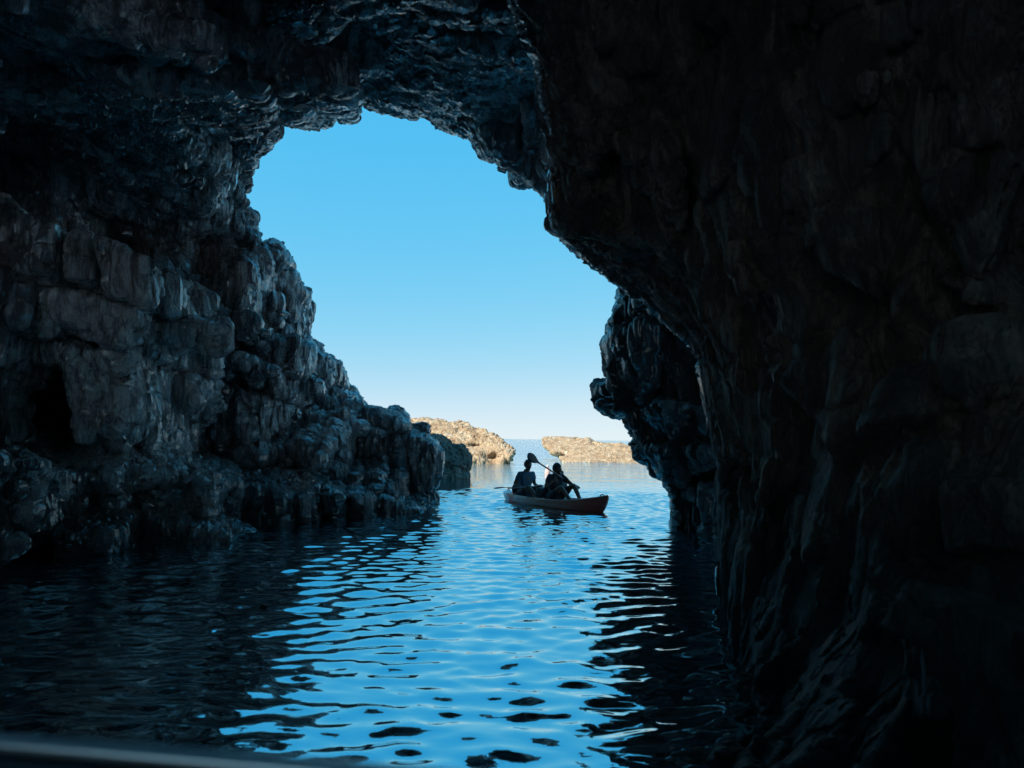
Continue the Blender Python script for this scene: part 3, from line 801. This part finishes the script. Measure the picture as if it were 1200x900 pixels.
def person(label, J, face_dir, shirt, hair_long=0., neck_r=.06, look_down=0.):
    """J: joints in place coordinates"""
    root = bpy.data.objects.new('person', None); COL.objects.link(root); root.location = J['pelvis']
    root['label'] = label; root['category'] = 'person'; root['group'] = 'paddlers in the kayak'
    o = Vector(J['pelvis'])
    j = {k: Vector(v)-o for k, v in J.items()}
    pts, rad, edges, idx = [], [], [], {}
    def add(name, p, r, par=None):
        idx[name] = len(pts); pts.append(p); rad.append(r)
        if par: edges.append((idx[par], idx[name]))
    fd = Vector(face_dir).normalized(); side = Vector((0, 0, 1)).cross(fd).normalized()
    fd_h = (fd-Vector((0, 0, .001))).normalized()
    add('pelvis', j['pelvis'], (.15, .115)); add('waist', j['waist'], (.135, .10), 'pelvis'); add('chest', j['chest'], (.16, .115), 'waist')
    add('neck0', j['neck'], (.075, .065), 'chest'); add('neck1', j['neck']*.45+j['head']*.55-fd*.01, neck_r, 'neck0')
    for s in ('L', 'R'):
        add('sh'+s, j['sh'+s], .062, 'chest'); add('el'+s, j['el'+s], .043, 'sh'+s); 
        add('fa'+s, j['el'+s].lerp(j['wr'+s], .3), .042, 'el'+s); add('wr'+s, j['wr'+s], .026, 'fa'+s)
        hd = (j['hand'+s]-j['wr'+s]).normalized(); add('palm'+s, j['wr'+s]+hd*.05, (.034, .022), 'wr'+s)
        add('hip'+s, j['hip'+s], .095, 'pelvis'); add('th'+s, j['hip'+s].lerp(j['kn'+s], .5), .078, 'hip'+s)
        add('kn'+s, j['kn'+s], .056, 'th'+s); add('ca'+s, j['kn'+s].lerp(j['an'+s], .3), .056, 'kn'+s); add('an'+s, j['an'+s], .036, 'ca'+s)
        add('toe'+s, j['an'+s]+Vector(J['toedir'])*.17+Vector((0, 0, -.03)), (.038, .022), 'an'+s)
    body = skin('body', pts, edges, rad, M_skin, root, 2)
    # head: skull, face, jaw, nose, ears in the same surface as the body
    bm = bmesh.new(); bm.from_mesh(body.data)
    hq = Matrix((fd, side, fd.cross(side))).transposed()      # columns: forward, left, up
    h = j['head']
    def w1(q):
        q = q.copy()
        if q.z < 0: q.y *= 1-.28*min(1, -q.z/.11); q.x = q.x*(1-.10*min(1, -q.z/.11))+.012*min(1, -q.z/.1)
        if q.x > 0 and -.02 < q.z < .025: q.x -= .006*(q.x/.1)
        return q
    ellipsoid(bm, h, (.102, .082, .122), 26, 20, hq, w1)
    def sm(c, r, seg=10): ellipsoid(bm, h+hq@Vector(c), r, seg, 8, hq)
    sm((.098, 0, -.018), (.020, .013, .026)); sm((.104, 0, -.030), (.013, .016, .010))
    sm((.085, 0, -.058), (.014, .026, .007)); sm((.080, 0, -.070), (.012, .022, .008)); sm((.068, 0, -.098), (.03, .03, .02))
    for s in (-1, 1): sm((-.005, s*.078, -.012), (.022, .009, .033)); sm((.082, s*.030, .012), (.014, .022, .006))
    # hands: four bent fingers of unequal length and a thumb, curled round the shaft
    for s in ('L', 'R'):
        wr, hd = j['wr'+s], (j['hand'+s]-j['wr'+s]).normalized()
        ax = Vector(J['grip'+s]).normalized(); ax = (ax-hd*ax.dot(hd)).normalized(); nrm = hd.cross(ax).normalized()
        if nrm.z > 0: nrm = -nrm
        for k, ln in enumerate((.072, .08, .075, .06)):
            b0 = wr+hd*.085+ax*(-.030+.02*k)
            p = [b0, b0+hd*ln*.38+nrm*.012, b0+hd*ln*.42+nrm*(.012+ln*.36), b0+hd*ln*.08+nrm*(.02+ln*.46)]
            tube(bm, p, [.0095, .009, .0085, .007], 8)
        b0 = wr+hd*.035-ax*.028
        tube(bm, [b0, b0+hd*.03-ax*.022+nrm*.012, b0+hd*.055-ax*.012+nrm*.034, b0+hd*.065+ax*.004+nrm*.045], [.013, .0115, .010, .008], 8)
    bm.to_mesh(body.data); bm.free()
    for p in body.data.polygons: p.use_smooth = True
    # eyes
    for s in (-1, 1):
        bm = bmesh.new(); ellipsoid(bm, h+hq@Vector((.083, s*.030, .0)), (.011, .013, .009), 10, 8, hq)
        bm_obj('eye', bm, M_eye, root)
    # hair
    def hw(q):
        q = q.copy()
        if q.x > .03: q.z = max(q.z, .040)+0*q.x
        if q.z < -.055-hair_long: q.z = -.055-hair_long
        return q
    bm = bmesh.new(); ellipsoid(bm, h+hq@Vector((-.012, 0, .018)), (.106, .092, .120+hair_long*.3), 26, 20, hq, hw)
    for v in bm.verts: v.co += (v.co-h).normalized()*float(.006*math.sin(v.co.x*190)*math.sin(v.co.z*170+v.co.y*120))
    bm_obj('hair', bm, M_hair, root)
    # top and shorts follow the same joints, a little wider
    def grow(names, ex, m_, nm, cut=None):
        pp, rr, ee, im = [], [], [], {}
        for nme, par, lerp, r in names:
            q = pts[idx[nme]]
            if lerp is not None: q = pts[idx[lerp[0]]].lerp(pts[idx[nme]], lerp[1])
            im[(nme, lerp)] = len(pp); pp.append(q)
            rr.append(r if r else tuple(a+ex for a in (rad[idx[nme]] if isinstance(rad[idx[nme]], tuple) else (rad[idx[nme]],)*2)))
            if par is not None: ee.append((par, len(pp)-1))
        return skin(nm, pp, ee, rr, m_, root, 2)
    t = .021
    grow([('pelvis', None, None, (.165, .13)), ('waist', 0, None, None), ('chest', 1, None, None), ('neck0', 2, ('chest', .6), (.115, .10)),
          ('shL', 2, None, None), ('elL', 4, ('shL', .62), (.062, .062)), ('shR', 2, None, None), ('elR', 6, ('shR', .62), (.062, .062))], t, shirt, 'shirt')
    grow([('pelvis', None, None, (.168, .13)), ('hipL', 0, None, None), ('thL', 1, None, None), ('knL', 2, ('thL', .55), (.082, .082)),
          ('hipR', 0, None, None), ('thR', 4, None, None), ('knR', 5, ('thR', .55), (.082, .082))], t, M_shorts, 'shorts')
    return root
kd = Vector((math.cos(KANG), math.sin(KANG), 0)); kl = Vector((-math.sin(KANG), math.cos(KANG), 0))   # kayak forward, port (away from us)
def seated(x, lean, kneeh, twist=0, hands=None, headfwd=.05, hd=(1, 0, 0), knx=.42, anx=.72, top=.9):
    J = {}
    J['pelvis'] = K(x, 0, .20); J['waist'] = K(x+lean*.35, 0, .38); J['chest'] = K(x+lean*.8, 0, .585)
    J['neck'] = K(x+lean, 0, .72); J['head'] = K(x+lean+headfwd, 0, top-.12)
    tw_ = math.radians(twist)
    for s, g in (('L', 1), ('R', -1)):
        J['sh'+s] = K(x+lean*.95+g*math.sin(-tw_)*.19, g*math.cos(tw_)*.19, .665)
        J['hip'+s] = K(x+.04, g*.11, .20)
        kn = kneeh if not isinstance(kneeh, tuple) else kneeh[0 if s == 'L' else 1]
        J['kn'+s] = K(x+knx, g*.19, kn); J['an'+s] = K(x+anx, g*.13, .15)
        J['el'+s], J['wr'+s] = hands[s]
        J['hand'+s] = J['wr'+s]+(J['wr'+s]-J['el'+s]).normalized()*.1
    J['toedir'] = tuple(kd*.75+Vector((0, 0, .5)))
    return J
# --- stern paddler: blue T-shirt, paddle across the lap
xs_ = -1.08
pA = K(xs_+.42, -1.12, .36); pB = K(xs_+.30, 1.08, .42)
hs = {'L': (K(xs_+.04, .29, .42), K(xs_+.27, .24, .38)), 'R': (K(xs_+.03, -.30, .42), K(xs_+.26, -.27, .39))}
J = seated(xs_, .10, .40, 0, hs, .06, top=1.0)
J['gripL'] = J['gripR'] = tuple(pB-pA)
person('paddler in a blue T-shirt at the stern, paddle across the lap', J, kd*.97-kl*.1+Vector((0, 0, -.16)), M_shirt)
paddle('paddle', 'paddle lying level across the lap of the stern paddler in blue', pA, pB, M_shaft, M_blade)
# --- bow paddler: dark top, knees up, paddle raised
xb = .08
pA = at(617.5, 533.5, 15.7); 
hR = at(671, 568, 17.0)
dd = (hR-pA).normalized(); pB = pA+dd*2.12
hL = pA+dd*1.66
hR = pA+dd*1.34
hs = {'L': (K(xb+.30, .30, .47), hL+Vector((0, 0, .05))-kd*.05), 'R': (K(xb+.12, -.36, .42), hR+Vector((0, 0, .04))-kd*.06)}
J = seated(xb, .06, (.50, .46), 8, hs, .05, knx=.46, anx=.78, top=.955)
J['gripL'] = J['gripR'] = tuple(pB-pA)
person('paddler in a dark top at the bow, knees drawn up, holding a raised paddle', J, kd*.93+kl*.33, M_top, hair_long=.02)
paddle('paddle.001', 'dark paddle held slanting by the bow paddler, one blade raised above the shoulders', pA, pB, M_shaft_d, M_blade, Vector((-.1, -1, .35)))
# --- dry bag between the seats
bm = bmesh.new()
tube(bm, [(0, -.19, 0), (0, -.185, 0), (0, -.17, 0), (0, -.06, .006), (0, .08, 0), (0, .16, 0), (0, .19, .0), (0, .25, .01)], [.06, .10, .118, .122, .12, .11, .05, (.06, .015)], 18)
for v in bm.verts: v.co.z += .006*math.sin(v.co.y*60+v.co.x*20)
b_ = bm_obj('dry_bag', bm, M_bag, label='dark rolled dry bag lying in the kayak between the two paddlers', cat='bag'); b_.location = K(-.30, 0, .27); b_.rotation_euler = (0, 0, KANG+.2)
# --- small buoy further out
bu = bpy.data.objects.new('buoy', None); COL.objects.link(bu); bu.location = at(641.8, 555.5, tw(641.8, 555.5)); bu.location.z = 0
bu['label'] = 'small pale pink buoy floating beyond the kayak, behind the raised paddle'; bu['category'] = 'buoy'
M_buoy = simple('faded_pink_plastic', (.62, .34, .30), .5, noise=.1); M_cap = simple('white_plastic', (.5, .45, .43), .5)
bm = bmesh.new(); tube(bm, [(0, 0, -.12), (0, 0, -.06), (0, 0, .04), (0, 0, .14), (0, 0, .24), (0, 0, .30)], [.05, .10, .13, .12, .07, .04], 16); bm_obj('float', bm, M_buoy, bu)
bm = bmesh.new(); tube(bm, [(0, 0, .295), (0, 0, .34), (0, 0, .39), (0, 0, .41)], [.055, .06, .045, .015], 14); bm_obj('cap', bm, M_cap, bu)

# --- the boat the picture is taken from: only its near rail shows
def own_boat():
    root = bpy.data.objects.new('boat', None); COL.objects.link(root)
    root['label'] = 'blurred edge of a boat with a dark side and shiny rail, bottom left corner'; root['category'] = 'boat'
    M_hull = simple('dark_hull_paint', (.02, .02, .025), .35, noise=.2); M_rail = simple('polished_metal_rail', (.72, .74, .76), .3, metal=.7, noise=.04); M_in = simple('boat_liner', (.05, .05, .055), .6, noise=.1)
    # plan outline: long axis across the view; the near side passes just under the frame on the right
    def pt(u, side):      # u 0..1 from stern (left) to bow (right); side +1 = far from us
        x = -3.6+5.0*u
        w_ = 1.0*(1-max(0, (u-.74)/.26)**2.2)
        return Vector((x, -.42+side*w_+0.0*x, 0))
    n = 48
    ang = math.radians(-8.5); rz = Matrix.Rotation(ang, 3, 'Z')
    zt = RAILZ
    us = [i/n for i in range(n+1)]
    P = [pt(u, 1) for u in us]+[pt(u, -1) for u in us[::-1]][1:]
    P = [rz@p for p in P]
    rail = [Vector((p.x, p.y, zt)) for p in P]
    bm = bmesh.new(); m_ = len(rail); prof = [(1.0, 0, .0), (.99, 0, -.25), (.95, 0, -.6), (.86, 0, -1.0), (.7, 0, -zt-.15)]
    cx = Vector((-1.1, -.4, 0)); rows = []
    for k_, _, dz in prof:
        rows.append([bm.verts.new(Vector((cx.x+(p.x-cx.x)*k_, cx.y+(p.y-cx.y)*k_, p.z+dz))) for p in rail])
    for a in range(len(rows)-1):
        for i in range(m_):
            bm.faces.new((rows[a][i], rows[a][(i+1) % m_], rows[a+1][(i+1) % m_], rows[a+1][i]))
    bm_obj('hull', bm, M_hull, root)
    bm = bmesh.new(); rows = []
    for k_, dz in ((.985, -.004), (.95, -.01), (.93, -.08), (.92, -.55), (.5, -.56), (.01, -.56)):
        rows.append([bm.verts.new(Vector((cx.x+(p.x-cx.x)*k_, cx.y+(p.y-cx.y)*k_, p.z+dz))) for p in rail])
    for a in range(len(rows)-1):
        for i in range(m_):
            bm.faces.new((rows[a][i], rows[a][(i+1) % m_], rows[a+1][(i+1) % m_], rows[a+1][i]))
    bm_obj('inner_liner', bm, M_in, root)
    bm = bmesh.new(); tube(bm, rail+[rail[0]], .0085, 10, caps=False); bm_obj('rail', bm, M_rail, root)
RAILZ = 1.235
own_boat()

# ================================================================== LIGHT
SUN_EL = math.radians(42); SUN_AZ = math.radians(235)     # clockwise from +Y: behind and to the left
sd = Vector((math.sin(SUN_AZ)*math.cos(SUN_EL), math.cos(SUN_AZ)*math.cos(SUN_EL), math.sin(SUN_EL)))
w = bpy.data.worlds.new('World'); sc.world = w; w.use_nodes = True
bg = w.node_tree.nodes['Background']; sky = w.node_tree.nodes.new('ShaderNodeTexSky'); sky.sky_type = 'NISHITA'
sky.sun_disc = False; sky.sun_elevation = SUN_EL; sky.sun_rotation = SUN_AZ
sky.air_density = .6; sky.dust_density = 0; sky.ozone_density = 6.0
wn = w.node_tree; WL = wn.links.new
# hazy maritime air: the sky is compressed the way the phone's sensor renders it, green and blue stay high away from the horizon
ss = wn.nodes.new('ShaderNodeSeparateColor'); WL(sky.outputs[0], ss.inputs[0]); sc2 = wn.nodes.new('ShaderNodeCombineColor')
def m_(op, a_, b_):
    n = wn.nodes.new('ShaderNodeMath'); n.operation = op
    for q, v in ((0, a_), (1, b_)):
        if isinstance(v, (int, float)): n.inputs[q].default_value = v
        else: WL(v, n.inputs[q])
    return n.outputs[0]
WL(m_('MULTIPLY', m_('SUBTRACT', 1., m_('EXPONENT', m_('MULTIPLY', m_('POWER', m_('DIVIDE', ss.outputs[0], 2.7), 1.4), -1.), 0.)), 4.55), sc2.inputs[0])
WL(m_('MULTIPLY', m_('POWER', ss.outputs[1], .28), 2.85), sc2.inputs[1])
WL(m_('MULTIPLY', m_('POWER', ss.outputs[2], .03), 5.0), sc2.inputs[2])
WL(sc2.outputs[0], bg.inputs[0]); bg.inputs[1].default_value = .1
ld = bpy.data.lights.new('sun', 'SUN'); ld.energy = 5.0; ld.angle = math.radians(.5); ld.color = (1, .93, .82)
lo = bpy.data.objects.new('sun', ld); COL.objects.link(lo); lo.rotation_euler = sd.to_track_quat('Z', 'Y').to_euler()

sc.view_settings.view_transform = 'Standard'; sc.view_settings.look = 'None'
sc.view_settings.exposure = .8; sc.view_settings.gamma = 1; sc.view_settings.use_curve_mapping = False
sc.cycles.use_denoising = True; sc.cycles.caustics_reflective = True; sc.cycles.max_bounces = 7; sc.cycles.use_adaptive_sampling = True; sc.cycles.adaptive_threshold = .03
sc.cycles.diffuse_bounces = 3; sc.cycles.glossy_bounces = 5; sc.cycles.sample_clamp_indirect = 6
print('done', time.time()-T0)
